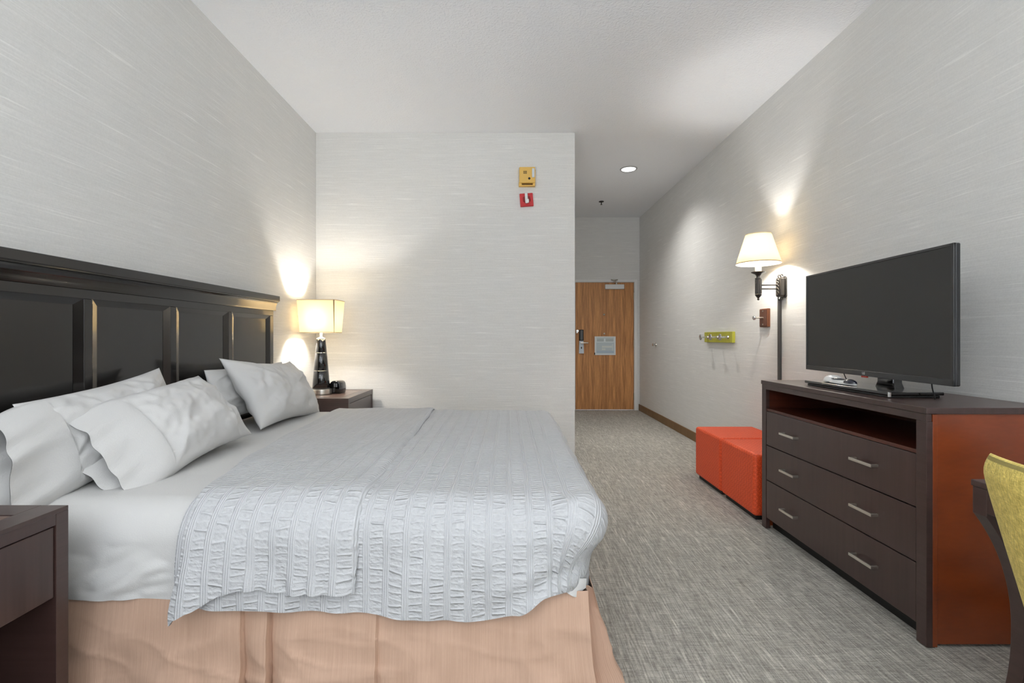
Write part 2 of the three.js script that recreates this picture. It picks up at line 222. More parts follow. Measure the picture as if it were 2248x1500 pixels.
// ------------------------------------------------------------------ headboard
const BC = 2.415;              // middle of the bed, metres in front of the camera
{
  const h = thing('headboard', 'tall dark brown wooden headboard with four sunken panels behind the pillows', 'headboard', [-1.80, 0, -BC]);
  const F = 0.08, half = 1.015, ytop = 1.355, oy1 = 1.317, oy0 = 0.30;
  const op = [[-0.975, -0.515], [-0.475, -0.03], [0.015, 0.465], [0.505, 0.965]].map(([a, b]) => [-b, -a]);   // openings in local z (far is negative)
  mesh('top_rail', bx(0.0, F, oy1, ytop, -half, half, 0.002, true), M.headboard, h);
  mesh('bottom_rail', bx(0.0, F, 0.22, oy0, -half, half, 0.002, true), M.headboard, h);
  const zs = [-half, ...op.flat().sort((a, b) => a - b), half];
  for (let i = 0; i < zs.length; i += 2) mesh('stile', bx(0.0, F, i === 0 || i === zs.length - 2 ? 0 : oy0, oy1, zs[i], zs[i + 1], 0.004), M.headboard, h);
  for (const [a, b] of op) {
    const w = 0.034, d = 0.013, P = [], x1 = F - 0.001, x0 = F - d, quad = (p, q, r, s) => P.push(...p, ...q, ...r, ...p, ...r, ...s);
    const O = [[x1, oy0, a], [x1, oy0, b], [x1, oy1, b], [x1, oy1, a]], I = [[x0, oy0 + w, a + w], [x0, oy0 + w, b - w], [x0, oy1 - w * 0.75, b - w], [x0, oy1 - w * 0.75, a + w]];
    for (let k = 0; k < 4; k++) quad(O[(k + 1) % 4], O[k], I[k], I[(k + 1) % 4]);
    const g = new THREE.BufferGeometry(); g.setAttribute('position', new THREE.Float32BufferAttribute(P, 3)); g.computeVertexNormals();
    const p = mesh('panel', bx(0.012, x0 - 0.001, oy0 + w * 0.6, oy1 - w * 0.5, a + w * 0.6, b - w * 0.6, 0), M.headboard, h);
    mesh('bevel', boxUV(g), M.headboard, p);
  }
  // crown: cove moulding under a flat shelf, both returning round the ends
  const prof = [[0, 1.355], [F + 0.004, 1.355], [F + 0.006, 1.366]]; for (let i = 0; i <= 8; i++) { const t = i / 8 * Math.PI / 2; prof.push([F + 0.027 - 0.021 * Math.cos(t), 1.372 + 0.046 * Math.sin(t)]); } prof.push([F + 0.027, 1.425], [0, 1.425]);
  const cg = extrude(prof, 2 * half + 0.05, 0.001); cg.translate(0, 0, -half - 0.025);
  mesh('cove_moulding', toCreasedNormals(boxUV(cg, true), 0.6), M.headboard, h);
  mesh('crown_shelf', bx(0.0, F + 0.03, 1.424, 1.464, -half - 0.037, half + 0.037, 0.004, true), M.headboard, h);
}

// ------------------------------------------------------------------ bed
const HW = 0.965, BT = 0.632, RR = 0.11, XH = -1.70, XF = 0.25;
{
  const b = thing('bed', 'wide bed base and mattress under the white sheet and coverlet', 'bed', [0, 0, -BC]);
  mesh('mattress', bx(XH, XF, 0.36, BT, -HW, HW, 0.1), M.linen, b);
  mesh('box_spring', bx(XH, 0.222, 0.14, 0.355, -HW + 0.03, HW - 0.03, 0.02), M.whitePaint, b);
  for (const x of [XH + 0.1, 0.14]) for (const z of [-0.85, 0.85]) mesh('leg', bx(x - 0.03, x + 0.03, 0, 0.14, z - 0.03, z + 0.03, 0.004), M.black, b);
}
// path across the bed: q from the middle, positive towards the window; returns depth from camera, height and outward direction
function across(q, off) {
  const s = Math.sign(q) || 1, a = Math.abs(q), flat = HW - RR, arc = RR * Math.PI / 2; let D, y, nD, ny;
  if (a <= flat) { D = a; y = BT; nD = 0; ny = 1; } else if (a <= flat + arc) { const t = (a - flat) / RR; D = flat + RR * Math.sin(t); y = BT - RR + RR * Math.cos(t); nD = Math.sin(t); ny = Math.cos(t); } else { D = HW; y = BT - RR - (a - flat - arc); nD = 1; ny = 0; }
  return { D: BC - s * (D + nD * off), y: y + ny * off, nD: -s * nD, ny, drop: Math.max(0, BT - y) };
}
const qAt = y => HW - RR + RR * Math.PI / 2 + (BT - RR - y);   // path length to a height on the side
{
  const q1 = qAt(0.352), q0 = -qAt(0.36);
  const pf = (u, v) => {
    const x = lerp(XH + 0.002, 0.11, v), up = 0.1 * sstep(-0.9, -0.6, x), q = lerp(q0 + up, q1 - up + 0.006 * N2(x * 3, 2), u), b = across(q, 0.005), side = sstep(0.02, 0.14, b.drop);
    let d = 0.004 * N2(x * 2.2, q * 2.2) * (1 - side) + side * (0.012 * N2(x * 2.6 + 5, b.drop * 3) + 0.011 * Math.abs(N2(x * 5 + b.drop * 9, b.drop * 7 - x * 2)) * sstep(0.06, 0.2, b.drop) - 0.004);
    if (q > 0) d += side * 0.012 * Math.max(0, Math.sin((x * 1.0 + b.drop * 2.1) * 15)) * sstep(-1.35, -1.1, x) * sstep(0.1, 0.25, b.drop);
    if (d < -0.001) d = -0.001;
    return V(x, b.y + b.ny * d, -(b.D + b.nD * d));
  };
  single('bed_sheet', shell(360, 150, pf, (u, v) => [lerp(XH, XF, v), lerp(q0, q1, u)], 0.0025), M.linen, 'smooth white bed sheet hanging down beside the near nightstand', 'sheet');
}
{ // coverlet: spine along the middle of the bed, out to a rounded outline, over the edge and down to the hem
  const off = 0.016, nearD = BC - HW - off + RR * 0, farD = BC + HW + off, foot = XF + off, rc = 0.14;
  const leftTop = curve([[1.45, -1.00], [1.66, -1.035], [2.05, -1.105], [2.7, -1.15], [3.4, -1.19]]);   // left edge by depth
  const hemNear = curve([[-1.05, 0.342], [-0.6, 0.328], [-0.3, 0.312], [-0.08, 0.300], [0.03, 0.325], [0.11, 0.372], [0.19, 0.398], [0.27, 0.388]]);
  const xe = foot - 0.62, cc = [];
  // outline samples: point, outward direction, spine point, hem height
  const n1 = 190, nc = 26, n2 = 110, n3 = 110;
  for (let i = 0; i <= n1; i++) { const t = i / n1, x = lerp(-1.012, foot - rc, t); cc.push({ x, D: nearD, nx: 0, nD: -1, sx: lerp(leftTop(BC), xe, t), hem: hemNear(x), near: 1 }); }
  for (let i = 1; i <= nc; i++) { const a = i / nc * Math.PI / 2, x = foot - rc + rc * Math.sin(a), D = nearD + rc - rc * Math.cos(a); cc.push({ x, D, nx: Math.sin(a), nD: -Math.cos(a), sx: xe, hem: lerp(hemNear(x), 0.345, i / nc), near: 1 - i / nc, corner: Math.sin(2 * a) }); }
  for (let i = 1; i <= n2; i++) { const t = i / n2; cc.push({ x: foot, D: lerp(nearD + rc, farD - rc, t), nx: 1, nD: 0, sx: xe, hem: 0.345, near: 0 }); }
  for (let i = 1; i <= nc; i++) { const a = i / nc * Math.PI / 2; cc.push({ x: foot - rc + rc * Math.cos(a), D: farD - rc + rc * Math.sin(a), nx: Math.cos(a), nD: Math.sin(a), sx: xe, hem: 0.36, near: 0 }); }
  for (let i = 1; i <= n3; i++) { const t = i / n3, x = lerp(foot - rc, -1.19, t); cc.push({ x, D: farD, nx: 0, nD: 1, sx: lerp(xe, leftTop(BC), t), hem: 0.33, near: 0 }); }
  const nT = 90, nA_ = 14, nDn = 60, nv = nT + nA_ + nDn, R = RR + off;
  const raw = (i, j) => {
    const c = cc[i]; let ix = c.x - c.nx * R, iD = c.D - c.nD * R, p = {};
    if (j <= nT) { const t = j / nT; p.x = lerp(c.sx, ix, t); p.D = lerp(BC, iD, t); if (i < 40 || i > cc.length - 40) { /* follow the slanting free edge */ const w = i < 40 ? 1 - i / 40 : (i - cc.length + 41) / 40; p.x += w * (leftTop(p.D) - lerp(leftTop(BC), c.x, t)); } p.y = BT + off; p.n = [0, 1, 0]; p.s = 0; p.drop = 0; }
    else if (j <= nT + nA_) { const t = (j - nT) / nA_ * Math.PI / 2; p.x = ix + c.nx * R * Math.sin(t); p.D = iD + c.nD * R * Math.sin(t); p.y = BT + off - R + R * Math.cos(t); p.n = [c.nx * Math.sin(t), Math.cos(t), c.nD * Math.sin(t)]; p.s = R * t; p.drop = R * (1 - Math.cos(t)); }
    else { const t = (j - nT - nA_) / nDn, y = lerp(BT + off - R, c.hem, t); p.x = c.x; p.D = c.D; p.y = y; p.n = [c.nx, 0, c.nD]; p.s = R * Math.PI / 2 + (BT + off - R - y); p.drop = BT + off - y; }
    p.u = ix + c.nx * p.s; p.v = iD + c.nD * p.s; if (j <= nT) { p.u = p.x; p.v = p.D; }
    return p;
  };
  const pos = (i, j) => {
    const c = cc[i], p = raw(i, j), side = sstep(0.03, 0.2, p.drop);
    let d = 0.006 * N2(p.x * 1.8, p.D * 1.8 + 9) * (1 - side) + 0.002 * N2(p.x * 7, p.D * 7);
    const al = c.x + c.D;      // along the outline
    d += side * (c.near * (0.015 * N2(c.x * 2.3 + 3, 1 + p.drop * 1.2) + 0.010 * N2(c.x * 6.5, p.drop * 2.5) + 0.03 * p.drop) + (1 - c.near) * 0.008 * N2(al * 3, p.drop * 3));
    // the rounded hanging corner at the foot: full above, drawn in towards the mattress below
    const toFoot = c.near > 0 ? sstep(-0.2, 0.22, c.x) : (c.nx > 0.02 ? 1 : 0);
    d += toFoot * 0.06 * sstep(0.0, 0.04, p.drop) * Math.exp(-Math.pow((p.drop - 0.075) / 0.085, 2)) * (Math.max(c.nx, 0.12) + 0.35 * (c.corner || 0)) + c.near * toFoot * 0.008 * Math.sin(p.drop * 60 + c.x * 30) * sstep(0.12, 0.25, p.drop);
    d = Math.max(d, c.near ? -0.004 : -0.012);
    return V(p.x + p.n[0] * d, p.y + p.n[1] * d, -(p.D + p.n[2] * d));
  };
  const nu = cc.length - 1, at = u => Math.round(u * nu);
  const body = shell(nu, nv, (u, v) => pos(at(u), Math.round(v * nv)), (u, v) => { const p = raw(at(u), Math.round(v * nv)); return [p.u, p.v]; }, 0.004);
  const t = thing('bed_coverlet', 'white seersucker coverlet with puckered columns spread over the bed', 'coverlet');
  mesh('cover', body, M.coverlet, t);
  // the turned-back upper layer
  const xr = curve([[-1.2, -0.528], [-0.9, -0.528], [0, -0.492], [0.7, -0.470], [1.0, -0.461], [1.35, -0.476]]);
  const xl = curve([[-1.2, -1.19], [-0.9, -1.185], [-0.3, -1.15], [0.36, -1.10], [0.75, -1.028], [0.95, -0.985], [1.08, -0.985], [1.2, -1.0], [1.35, -0.985]]);
  const hem = curve([[0, 0.312], [0.03, 0.33], [0.1, 0.348], [0.27, 0.392], [0.34, 0.404], [0.6, 0.392], [0.97, 0.386], [1, 0.384]]);
  const f2 = (u, v) => { // u across from the left edge, v along the path from the far hem to the near hem
    const q = lerp(-qAt(0.42), qAt(hem(u)), v), b = across(q, 0.030), x = lerp(xl(q), xr(q), u), side = sstep(0.03, 0.2, b.drop);
    let d = 0.006 * N2(x * 1.8, b.D * 1.8 + 9) * (1 - side);
    if (q > 0) { d += side * (0.015 * N2(x * 2.3 + 3, 1 + b.drop * 1.2) + 0.012 * N2(x * 6.5 + 2, b.drop * 2) + 0.034 * b.drop + 0.006);
      d += 0.006 * Math.sin(x * 95 + 2 * N2(x * 6, 1)) * sstep(hem(u) + 0.07, hem(u) + 0.01, b.y) * sstep(0.3, 0.4, u);   // gathered stitches at the hem
      d += 0.02 * sstep(0.3, 0.0, u) * sstep(0.12, 0.3, b.drop) - 0.014 * sstep(0.96, 1.0, u) * (0.6 + 0.4 * N2(b.y * 30, 3)); }
    else d += side * 0.004;
    d -= 0.010 * sstep(0.985, 1, u) * (1 - side);
    return V(x, b.y + b.ny * d, -(b.D + b.nD * d));
  };
  mesh('turned_back_layer', shell(110, 420, f2, (u, v) => { const q = lerp(-qAt(0.42), qAt(hem(u)), v); return [lerp(xl(q), xr(q), u) + 0.03, BC - q]; }, 0.006), M.coverlet, t);
  // plain stitched border beside the fold
  // small white tag corner of the sheet that shows under the foot corner
  mesh('tucked_corner', shell(14, 8, (u, v) => V(0.165 + 0.075 * u, lerp(0.415, 0.368 + 0.012 * Math.abs(u - 0.55) * 4 - 0.01, v), -(1.452 - 0.012 * Math.sin(u * 5) * v)), (u, v) => [u * 0.07, v * 0.05], 0.002), M.linen, t);
}
{ // bed skirt: pleated panels to the floor on the near side, the foot and the far side
  const yT = 0.376, pts = [];
  const put = (x, D, nx, nD, k, fold = 0) => pts.push({ x, D, nx, nD, k, fold });
  const nD0 = BC - HW + 0.005, xF0 = 0.255, step = 0.006;
  const pleats = [-0.825, -0.742, -0.405];
  const pdep = [0.026, 0.036, 0.014];
  for (let x = XH; x < xF0 - 0.07; x += step) { let f = 0; pleats.forEach((p, i) => { const e = (x - p) / 0.085; if (e >= 0 && e < 1) f += pdep[i] * (1 - e) * (1 - e); }); put(x, nD0, 0, -1, x, f); }
  // open corner: panel end, inner pleat behind, then the foot panel
  for (let i = 0; i <= 10; i++) { const t = i / 10; put(lerp(xF0 - 0.07, xF0 - 0.012, t), nD0, 0.1 * t, -1, xF0 - 0.07 + 0.06 * t, 0); }
  put(xF0 - 0.016, nD0 + 0.03, 0.3, -0.3, xF0, 0); put(xF0 - 0.006, nD0 + 0.03, 0.6, -0.3, xF0 + 0.03, 0);
  for (let i = 0; i <= 8; i++) { const t = i / 8; put(xF0 + 0.004, nD0 + lerp(0.012, 0.1, t), 1, -0.25 * (1 - t), xF0 + 0.06 + 0.1 * t, 0); }
  for (let D = nD0 + 0.12; D < BC + HW - 0.02; D += 0.02) put(xF0, D, 1, 0, D, 0.01 * Math.max(0, Math.sin(D * 14)));
  for (let x = xF0; x > XH; x -= 0.03) put(x, BC + HW - 0.005, 0, 1, x, 0);
  const nu = pts.length - 1, nv = 44;
  const g = shell(nu, nv, (u, v) => {
    const p = pts[Math.round(u * nu)], y = lerp(yT, 0.004, v), low = sstep(0, 1, v), near = p.nD < -0.2 ? 1 : 0;
    let d = 0.004 + 0.022 * v - p.fold * (0.45 + 0.75 * v) + low * 0.016 * N2(p.k * 3.2, v * 0.8) + 0.006 * N2(p.k * 8, v * 3) * low;
    d += (0.008 * Math.pow(1 - Math.abs(N2(p.k * 1.3 + v * 0.9, v * 1.1 - p.k * 0.9)), 3) + 0.004 * Math.pow(1 - Math.abs(N2(p.k * 2.4 - v * 1.5 + 7, v * 1.6 + p.k)), 5)) * near * sstep(0.1, 0.5, v);                     // pressed creases
    if (p.nx > 0.5) d += 0.035 * v + 0.02 * v * N2(p.k * 5, 3); if (near) d += 0.03 * v * sstep(-0.05, 0.2, p.x);
    return V(p.x + p.nx * d + (near ? 0.03 * v * v * sstep(0.12, 0.24, p.x) : 0), y, -(p.D + p.nD * d));
  }, (u, v) => { const p = pts[Math.round(u * nu)]; return [p.k, 0.37 * (1 - v)]; }, 0.002);
  single('bed_skirt', toCreasedNormals(g, 0.9), M.skirt, 'peach pleated bed skirt falling to the carpet below the coverlet', 'bed skirt');
}

// ------------------------------------------------------------------ pillows
function pillow(o) {
  // o.b / o.t: middle of the lower and upper long edge [x, y, D]; o.W length along the bed head; o.T thickness; o.tilt height gained per metre towards the window
  const b = V(o.b[0], o.b[1], -o.b[2]), t = V(o.t[0], o.t[1], -o.t[2]);
  const Hh = t.clone().sub(b), hgt = o.H ?? Hh.length(), Hn = Hh.clone().normalize(), C = b.clone().add(t).multiplyScalar(0.5);
  const Wn = V(o.skew ?? 0, -(o.tilt ?? 0), -1).normalize(); const Nn = new THREE.Vector3().crossVectors(Hn, Wn).normalize(); if (Nn.x < 0) Nn.negate();
  const W = o.W, T = o.T, sd = o.seed;
  const half = (u, v) => Math.pow(Math.max(0, 1 - Math.pow(Math.abs(u), 2.6)), 0.55) * Math.pow(Math.max(0, 1 - Math.pow(Math.abs(v), 2.4)), 0.55);
  const flat = (u, v) => { const ear = o.ear ?? 0.07; return [W / 2 * u * (1 - ear * (1 - v * v) * u * u) , hgt / 2 * v * (1 - ear * 1.3 * (1 - u * u) * v * v) + (o.droop ?? 0) * Math.pow(Math.max(0, -u), 3) + (o.rise ?? 0) * u * u * Math.max(0, v)]; };
  const place = (a, c, n) => C.clone().addScaledVector(Wn, a).addScaledVector(Hn, c).addScaledVector(Nn, n - (o.sag ?? 0.02) * Math.pow(2 * a / W, 2));
  // soft creases that run in from the corners and edges
  const rr = rng(Math.round(sd * 100)), cre = Array.from({ length: 44 }, () => { const cu = rr() < 0.5 ? -1 : 1, cv = rr() < 0.5 ? -1 : 1, u0 = cu * (0.25 + 0.7 * rr()), v0 = cv * (0.2 + 0.75 * rr()), an = Math.atan2(v0 * 0.8, u0 * 1.3) + (rr() - 0.5) * 1.1 + (rr() < 0.25 ? 1.2 : 0); return { s: rr() < 0.5 ? 1 : -1, u0, v0, cx: Math.cos(an), sx: Math.sin(an), l: 0.14 + 0.28 * rr(), w: 0.022 + 0.03 * rr(), a: (rr() < 0.7 ? 1 : -1) * (0.0025 + 0.0045 * rr()), b: (rr() - 0.5) * 0.9 }; });
  const folds = (u, v, s) => { let k = 0; for (const c of cre) { if (c.s !== s) continue; const du = (u - c.u0) * 1.0, dv = (v - c.v0) * 0.6, al = du * c.cx + dv * c.sx, ac = -du * c.sx + dv * c.cx - c.b * al * al; k += c.a * Math.exp(-Math.pow(al / c.l, 2) - Math.pow(ac / c.w, 2)); } return k; };
  const surf = (u, v, s) => {
    const [a, c] = flat(u, v), h = half(u, v);
    let n = s * T / 2 * h;
    n += s * Math.min(1, h * 1.4) * (0.012 * N2(u * 1.4 + sd, v * 1.4 + s) + 0.003 * N2(u * 5 + sd, v * 3.5) + folds(u, v, s));
    return place(a, c, n);
  };
  const nu = 96, nv = 72, P = [], U = [], I = [];
  for (const s of [1, -1]) { const base = P.length / 3; for (let j = 0; j <= nv; j++) for (let i = 0; i <= nu; i++) { const u = -Math.cos(i / nu * Math.PI) * 0.5 + (i / nu * 2 - 1) * 0.5, v = -Math.cos(j / nv * Math.PI) * 0.5 + (j / nv * 2 - 1) * 0.5, p = surf(u, v, s); P.push(p.x, p.y, p.z); U.push(u * W / 2, v * hgt / 2); }
    for (let j = 0; j < nv; j++) for (let i = 0; i < nu; i++) { const a = base + j * (nu + 1) + i, b2 = a + 1, c2 = a + nu + 1, d2 = c2 + 1; if (s > 0) I.push(a, b2, d2, a, d2, c2); else I.push(a, d2, b2, a, c2, d2); } }
  let g = new THREE.BufferGeometry(); g.setAttribute('position', new THREE.Float32BufferAttribute(P, 3)); g.setAttribute('uv', new THREE.Float32BufferAttribute(U, 2)); g.setIndex(I); g = mergeVertices(g, 1e-4);
  // facing check: the front must look along Nn
  g.computeVertexNormals(); { const n = g.attributes.normal, k = Math.floor((nv / 2) * (nu + 1) + nu / 2); if (V(n.getX(k), n.getY(k), n.getZ(k)).dot(Nn) < 0) { const ix = g.index.array; for (let q = 0; q < ix.length; q += 3) { const w = ix[q]; ix[q] = ix[q + 1]; ix[q + 1] = w; } g.computeVertexNormals(); } }
  const org = V(C.x, b.y - 0.02, C.z), t0 = thing('pillow', o.label, 'pillow', [org.x, org.y, org.z], 'pillows at the head of the bed');
  g.translate(-org.x, -org.y, -org.z); mesh('filled_case', g, M.linen, t0);
  if (o.sleeve) { // open end of the pillowcase, past the filling
    const L = o.sleeve, u0 = -0.78, m = 46;
    const ring = (k, s) => { // k round the lens, s 0..1 along
      const front = k < 0.5, v = front ? lerp(-1, 1, k * 2) : lerp(1, -1, k * 2 - 1), sg = front ? 1 : -1;
      const aEnd = -W / 2 - L, u = u0, [a0, c0] = flat(u, v), a = lerp(a0, aEnd + (o.slant ?? 0) * (v + 1) / 2 - 0.02 * (1 - v * v) * s, s);
      const c = c0 * (1 + 0.04 * s) - (o.hang ?? 0) * s * s + (o.droop ?? 0) * Math.pow(s, 2);
      const th = lerp(T / 2 * half(u0, v) + 0.006, (o.gape ?? 0.03) * Math.pow(Math.max(0, 1 - v * v), 0.8) * (1 + 0.25 * Math.sin(v * 3 + sd)) + 0.002, sstep(0, 0.75, s));
      const flop = (o.flop ?? 0) * s * s * (sg > 0 ? 1 : (o.backflop ?? 0.4));
      return place(a, c, sg * th + 0.012 * s * N2(v * 2 + sd, sg * 3) - flop - (o.sag ?? 0.02) * 0).sub(org);
    };
    const gs = shell(m * 2, 22, (k, s) => ring(k, s), (k, s) => [k * 0.9, s * L], 0.0022, true);
    mesh('open_hem', gs, M.linen, t0);
  }
  return t0;
}
pillow({ b: [-1.56, 0.70, 2.93], t: [-1.625, 0.985, 2.93], W: 0.86, T: 0.15, seed: 3.1, sag: 0.0, ear: 0.05, label: 'white pillow upright against the headboard behind the leaning pillow nearer the lamp' });
pillow({ b: [-1.35, 0.67, 2.96], t: [-1.515, 0.975, 2.94], W: 0.82, H: 0.42, T: 0.20, seed: 7.4, tilt: 0.07, ear: 0.10, rise: 0.025, label: 'white plump pillow leaning with raised corner, the one nearer the lit table lamp' });
pillow({ b: [-1.50, 0.69, 1.86], t: [-1.63, 0.945, 1.88], W: 0.66, H: 0.36, T: 0.17, seed: 12.7, sleeve: 0.13, gape: 0.055, hang: 0.03, flop: 0.0, tilt: -0.12, ear: 0.08, sag: 0.0, slant: 0.05, label: 'white pillow against the headboard whose open case end overhangs the near nightstand' });
pillow({ b: [-1.295, 0.70, 2.02], t: [-1.50, 0.915, 2.03], W: 0.62, H: 0.40, T: 0.19, seed: 18.2, sleeve: 0.10, gape: 0.05, hang: 0.02, flop: 0.02, tilt: -0.10, ear: 0.09, slant: 0.02, label: 'white pillow lying in front of another with its open hem showing an inner flap' });

// ------------------------------------------------------------------ nightstands
function nightstand(z0, z1, label) { // z0 far, z1 near; front faces +x
  const x0 = -1.795, x1 = -1.25, h = 0.684, zc = (z0 + z1) / 2, t = thing('nightstand', label, 'nightstand', [x0, 0, zc], 'matching nightstands either side of the bed');
  const d = x1 - x0, w = (z1 - z0) / 2, s = 0.036;
  mesh('side_panel', bx(0, d, 0, h - 0.012, -w, -w + s, 0.001), M.espresso, t); mesh('side_panel', bx(0, d, 0, h - 0.012, w - s, w, 0.001), M.espresso, t);
  const tp = mesh('top', join([bx(0.001, d - 0.001, h - 0.043, h - 0.01, -w + s, w - s, 0.001, true), bx(0, 0.075, h - 0.012, h, -w, w, 0.0012, true), bx(d - 0.075, d, h - 0.012, h, -w, w, 0.0012, true), bx(0.075, d - 0.075, h - 0.012, h, -w, -w + 0.075, 0.0012), bx(0.075, d - 0.075, h - 0.012, h, w - 0.075, w, 0.0012)]), M.espresso, t);
  mesh('inset_panel', bx(0.079, d - 0.079, h - 0.012, h - 0.001, -w + 0.079, w - 0.079, 0.0015, true), M.topPanel, tp);
  mesh('back_panel', bx(0, 0.012, 0.05, h - 0.05, -w + s, w - s, 0), M.espresso, t);
  mesh('drawer', bx(0.03, d - 0.004, 0.443, h - 0.047, -w + s + 0.003, w - s - 0.003, 0.002, true), M.espresso, t);
  mesh('shelf', bx(0.012, d - 0.02, 0.10, 0.125, -w + s, w - s, 0.002, true), M.espresso, t);
  return t;
}
nightstand(-4.315, -3.655, 'dark wood nightstand in the corner carrying the lit lamp');
nightstand(-1.332, -0.672, 'dark wood nightstand with bare top and open shelf, without a lamp');

// ------------------------------------------------------------------ table lamp
{
  const L = V(-1.582, 0.684, -3.955), t = thing('table_lamp', 'lit table lamp with cream shade and black tapered column', 'lamp', L.toArray());
  mesh('base', lathe([[0, 0], [0.084, 0], [0.086, 0.004], [0.086, 0.04], [0.083, 0.044], [0, 0.044]], null, 48), M.nickel, t);
  const seg = [[0.044, 0.195, 0.072, 0.060], [0.199, 0.345, 0.060, 0.046], [0.349, 0.462, 0.046, 0.035]];
  for (const [a, b, r0, r1] of seg) mesh('column_section', lathe([[0, a], [r0, a], [r1, b], [0, b]], null, 48), M.glossBlack, t);
  for (const [y, r] of [[0.195, 0.0615], [0.345, 0.0475]]) mesh('metal_ring', lathe([[0, y], [r, y], [r, y + 0.004], [0, y + 0.004]], null, 48), M.chrome, t);
  mesh('collar', lathe([[0, 0.462], [0.036, 0.462], [0.036, 0.468], [0.02, 0.474], [0.011, 0.482], [0.011, 0.56], [0, 0.56]], null, 32), M.chrome, t);
  mesh('bulb', lathe([[0, 0.56], [0.014, 0.562], [0.016, 0.585], [0.03, 0.62], [0.032, 0.645], [0.022, 0.667], [0, 0.675]], null, 24), M.bulb, t);
  // rectangular tapered shade with rounded corners, open at top and bottom
  const y0 = 0.516, y1 = 0.786, prof = (k, s) => { const hw = lerp(0.145, 0.165, s), hd = lerp(0.102, 0.120, s), r = 0.03, a = k * Math.PI * 2, ct = Math.cos(a), st = Math.sin(a), e = 0.22; return V(hw * Math.sign(ct) * Math.pow(Math.abs(ct), e), lerp(y0, y1, s), hd * Math.sign(st) * Math.pow(Math.abs(st), e)); };
  const sh = shell(160, 12, (u, v) => prof(u, v), (u, v) => [u * 1.1, v * 0.27], 0.0015, true);
  const so = mesh('lamp_shade', sh, M.shade, t);
  for (const s of [0.004, 0.996]) mesh('shade_trim', new THREE.TubeGeometry(new THREE.CatmullRomCurve3(Array.from({ length: 120 }, (_, i) => prof(i / 120, s)), true), 200, 0.0032, 6, true), std({ color: 0xd8c6a4, roughness: 0.9 }), so);
  const kx = 0.104; mesh('shade_seam', shell(4, 10, (u, v) => { const p = prof(kx, v); return V(lerp(0.150, 0.158, v) - 0.008 * u * (0.35 + v), p.y, lerp(0.1025, 0.1205, v) + 0.0015); }, (u, v) => [u * 0.01, v * 0.27], 0.001), std({ color: 0xa08762, roughness: 0.9 }), so);
  mesh('harp', boxUV(tube([V(0, 0.55, 0), V(0.045, 0.60, 0), V(0.045, 0.68, 0), V(0, 0.745, 0)], 0.002, 24, 6)), M.chrome, t);
  const p = new THREE.PointLight(new THREE.Color().setRGB(1, 0.975, 0.94), 1.15); p.position.set(0, 0.635, 0); p.castShadow = true; p.shadow.radius = 1.4; p.shadow.bias = -0.002; t.add(p);
}
{ // black clock on the nightstand behind the lamp
  const t = thing('alarm_clock', 'small black bedside clock beside the foot of the lit lamp', 'clock', [-1.478, 0.684, -4.02]);
  const sh = new THREE.Shape(); sh.moveTo(-0.05, 0); sh.lineTo(0.05, 0); sh.quadraticCurveTo(0.062, 0.05, 0.048, 0.09); sh.quadraticCurveTo(0.03, 0.112, -0.01, 0.106); sh.quadraticCurveTo(-0.052, 0.09, -0.05, 0);
  const g = new THREE.ExtrudeGeometry(sh, { depth: 0.10, bevelEnabled: true, bevelSize: 0.006, bevelThickness: 0.006, bevelSegments: 3, bevelOffset: -0.006, curveSegments: 16 }); g.translate(0, 0, -0.06);
  mesh('case', toCreasedNormals(g, 0.7), M.glossBlack, t);
  for (const k of [0, 1]) mesh('display_segment', bx(0.004 + k * 0.018, 0.016 + k * 0.018, 0.056, 0.086, 0.0445, 0.048, 0.001), std({ color: 0x8d8f92, roughness: 0.4 }), t);
  mesh('button', bx(0.045, 0.055, 0.04, 0.075, 0.0, 0.03, 0.003), std({ color: 0x3a3a3c, roughness: 0.4 }), t);
  t.rotation.y = -0.15;
}

// ------------------------------------------------------------------ alarm boxes on the facing wall
{
  const y = 2.652, t = thing('alarm_sounder', 'yellow plastic alarm sounder box with clear strobe, above the red one', 'alarm', [0.171, y, ZN]);
  const ye = std({ color: 0xe9bd62, roughness: 0.45 });
  mesh('housing', join([bx(-0.074, 0.074, -0.066, 0.082, 0, 0.05, 0.008), bx(-0.078, -0.05, -0.088, -0.055, 0, 0.04, 0.004), bx(0.05, 0.072, -0.088, -0.055, 0, 0.04, 0.004), bx(-0.078, 0.072, -0.092, -0.082, 0, 0.04, 0.003)]), ye, t);
  mesh('slot', bx(-0.055, 0.055, -0.082, -0.066, 0.004, 0.02, 0.001), std({ color: 0x6d4d1c, roughness: 0.6 }), t);
  const strobe = phy({ color: 0xdfe6ea, roughness: 0.15, clearcoat: 1 });
  mesh('strobe_lens', bx(0.042, 0.066, -0.018, 0.066, 0.046, 0.062, 0.006), strobe, t);
  mesh('corner_tab', bx(0.068, 0.078, 0.055, 0.085, 0.0, 0.045, 0.003), strobe, t);
  mesh('sound_port', boxUV(cyl(V(0.018, -0.026, 0.048), V(0.018, -0.026, 0.0525), 0.011)), M.black, t);
  for (let i = 0; i < 3; i++) for (let j = 0; j < 3; j++) mesh('grille_slot', bx(-0.036 + i * 0.011, -0.028 + i * 0.011, 0.018 + j * 0.009, 0.025 + j * 0.009, 0.0485, 0.0515, 0.0005), std({ color: 0x4a3a1a, roughness: 0.6 }), t);
}
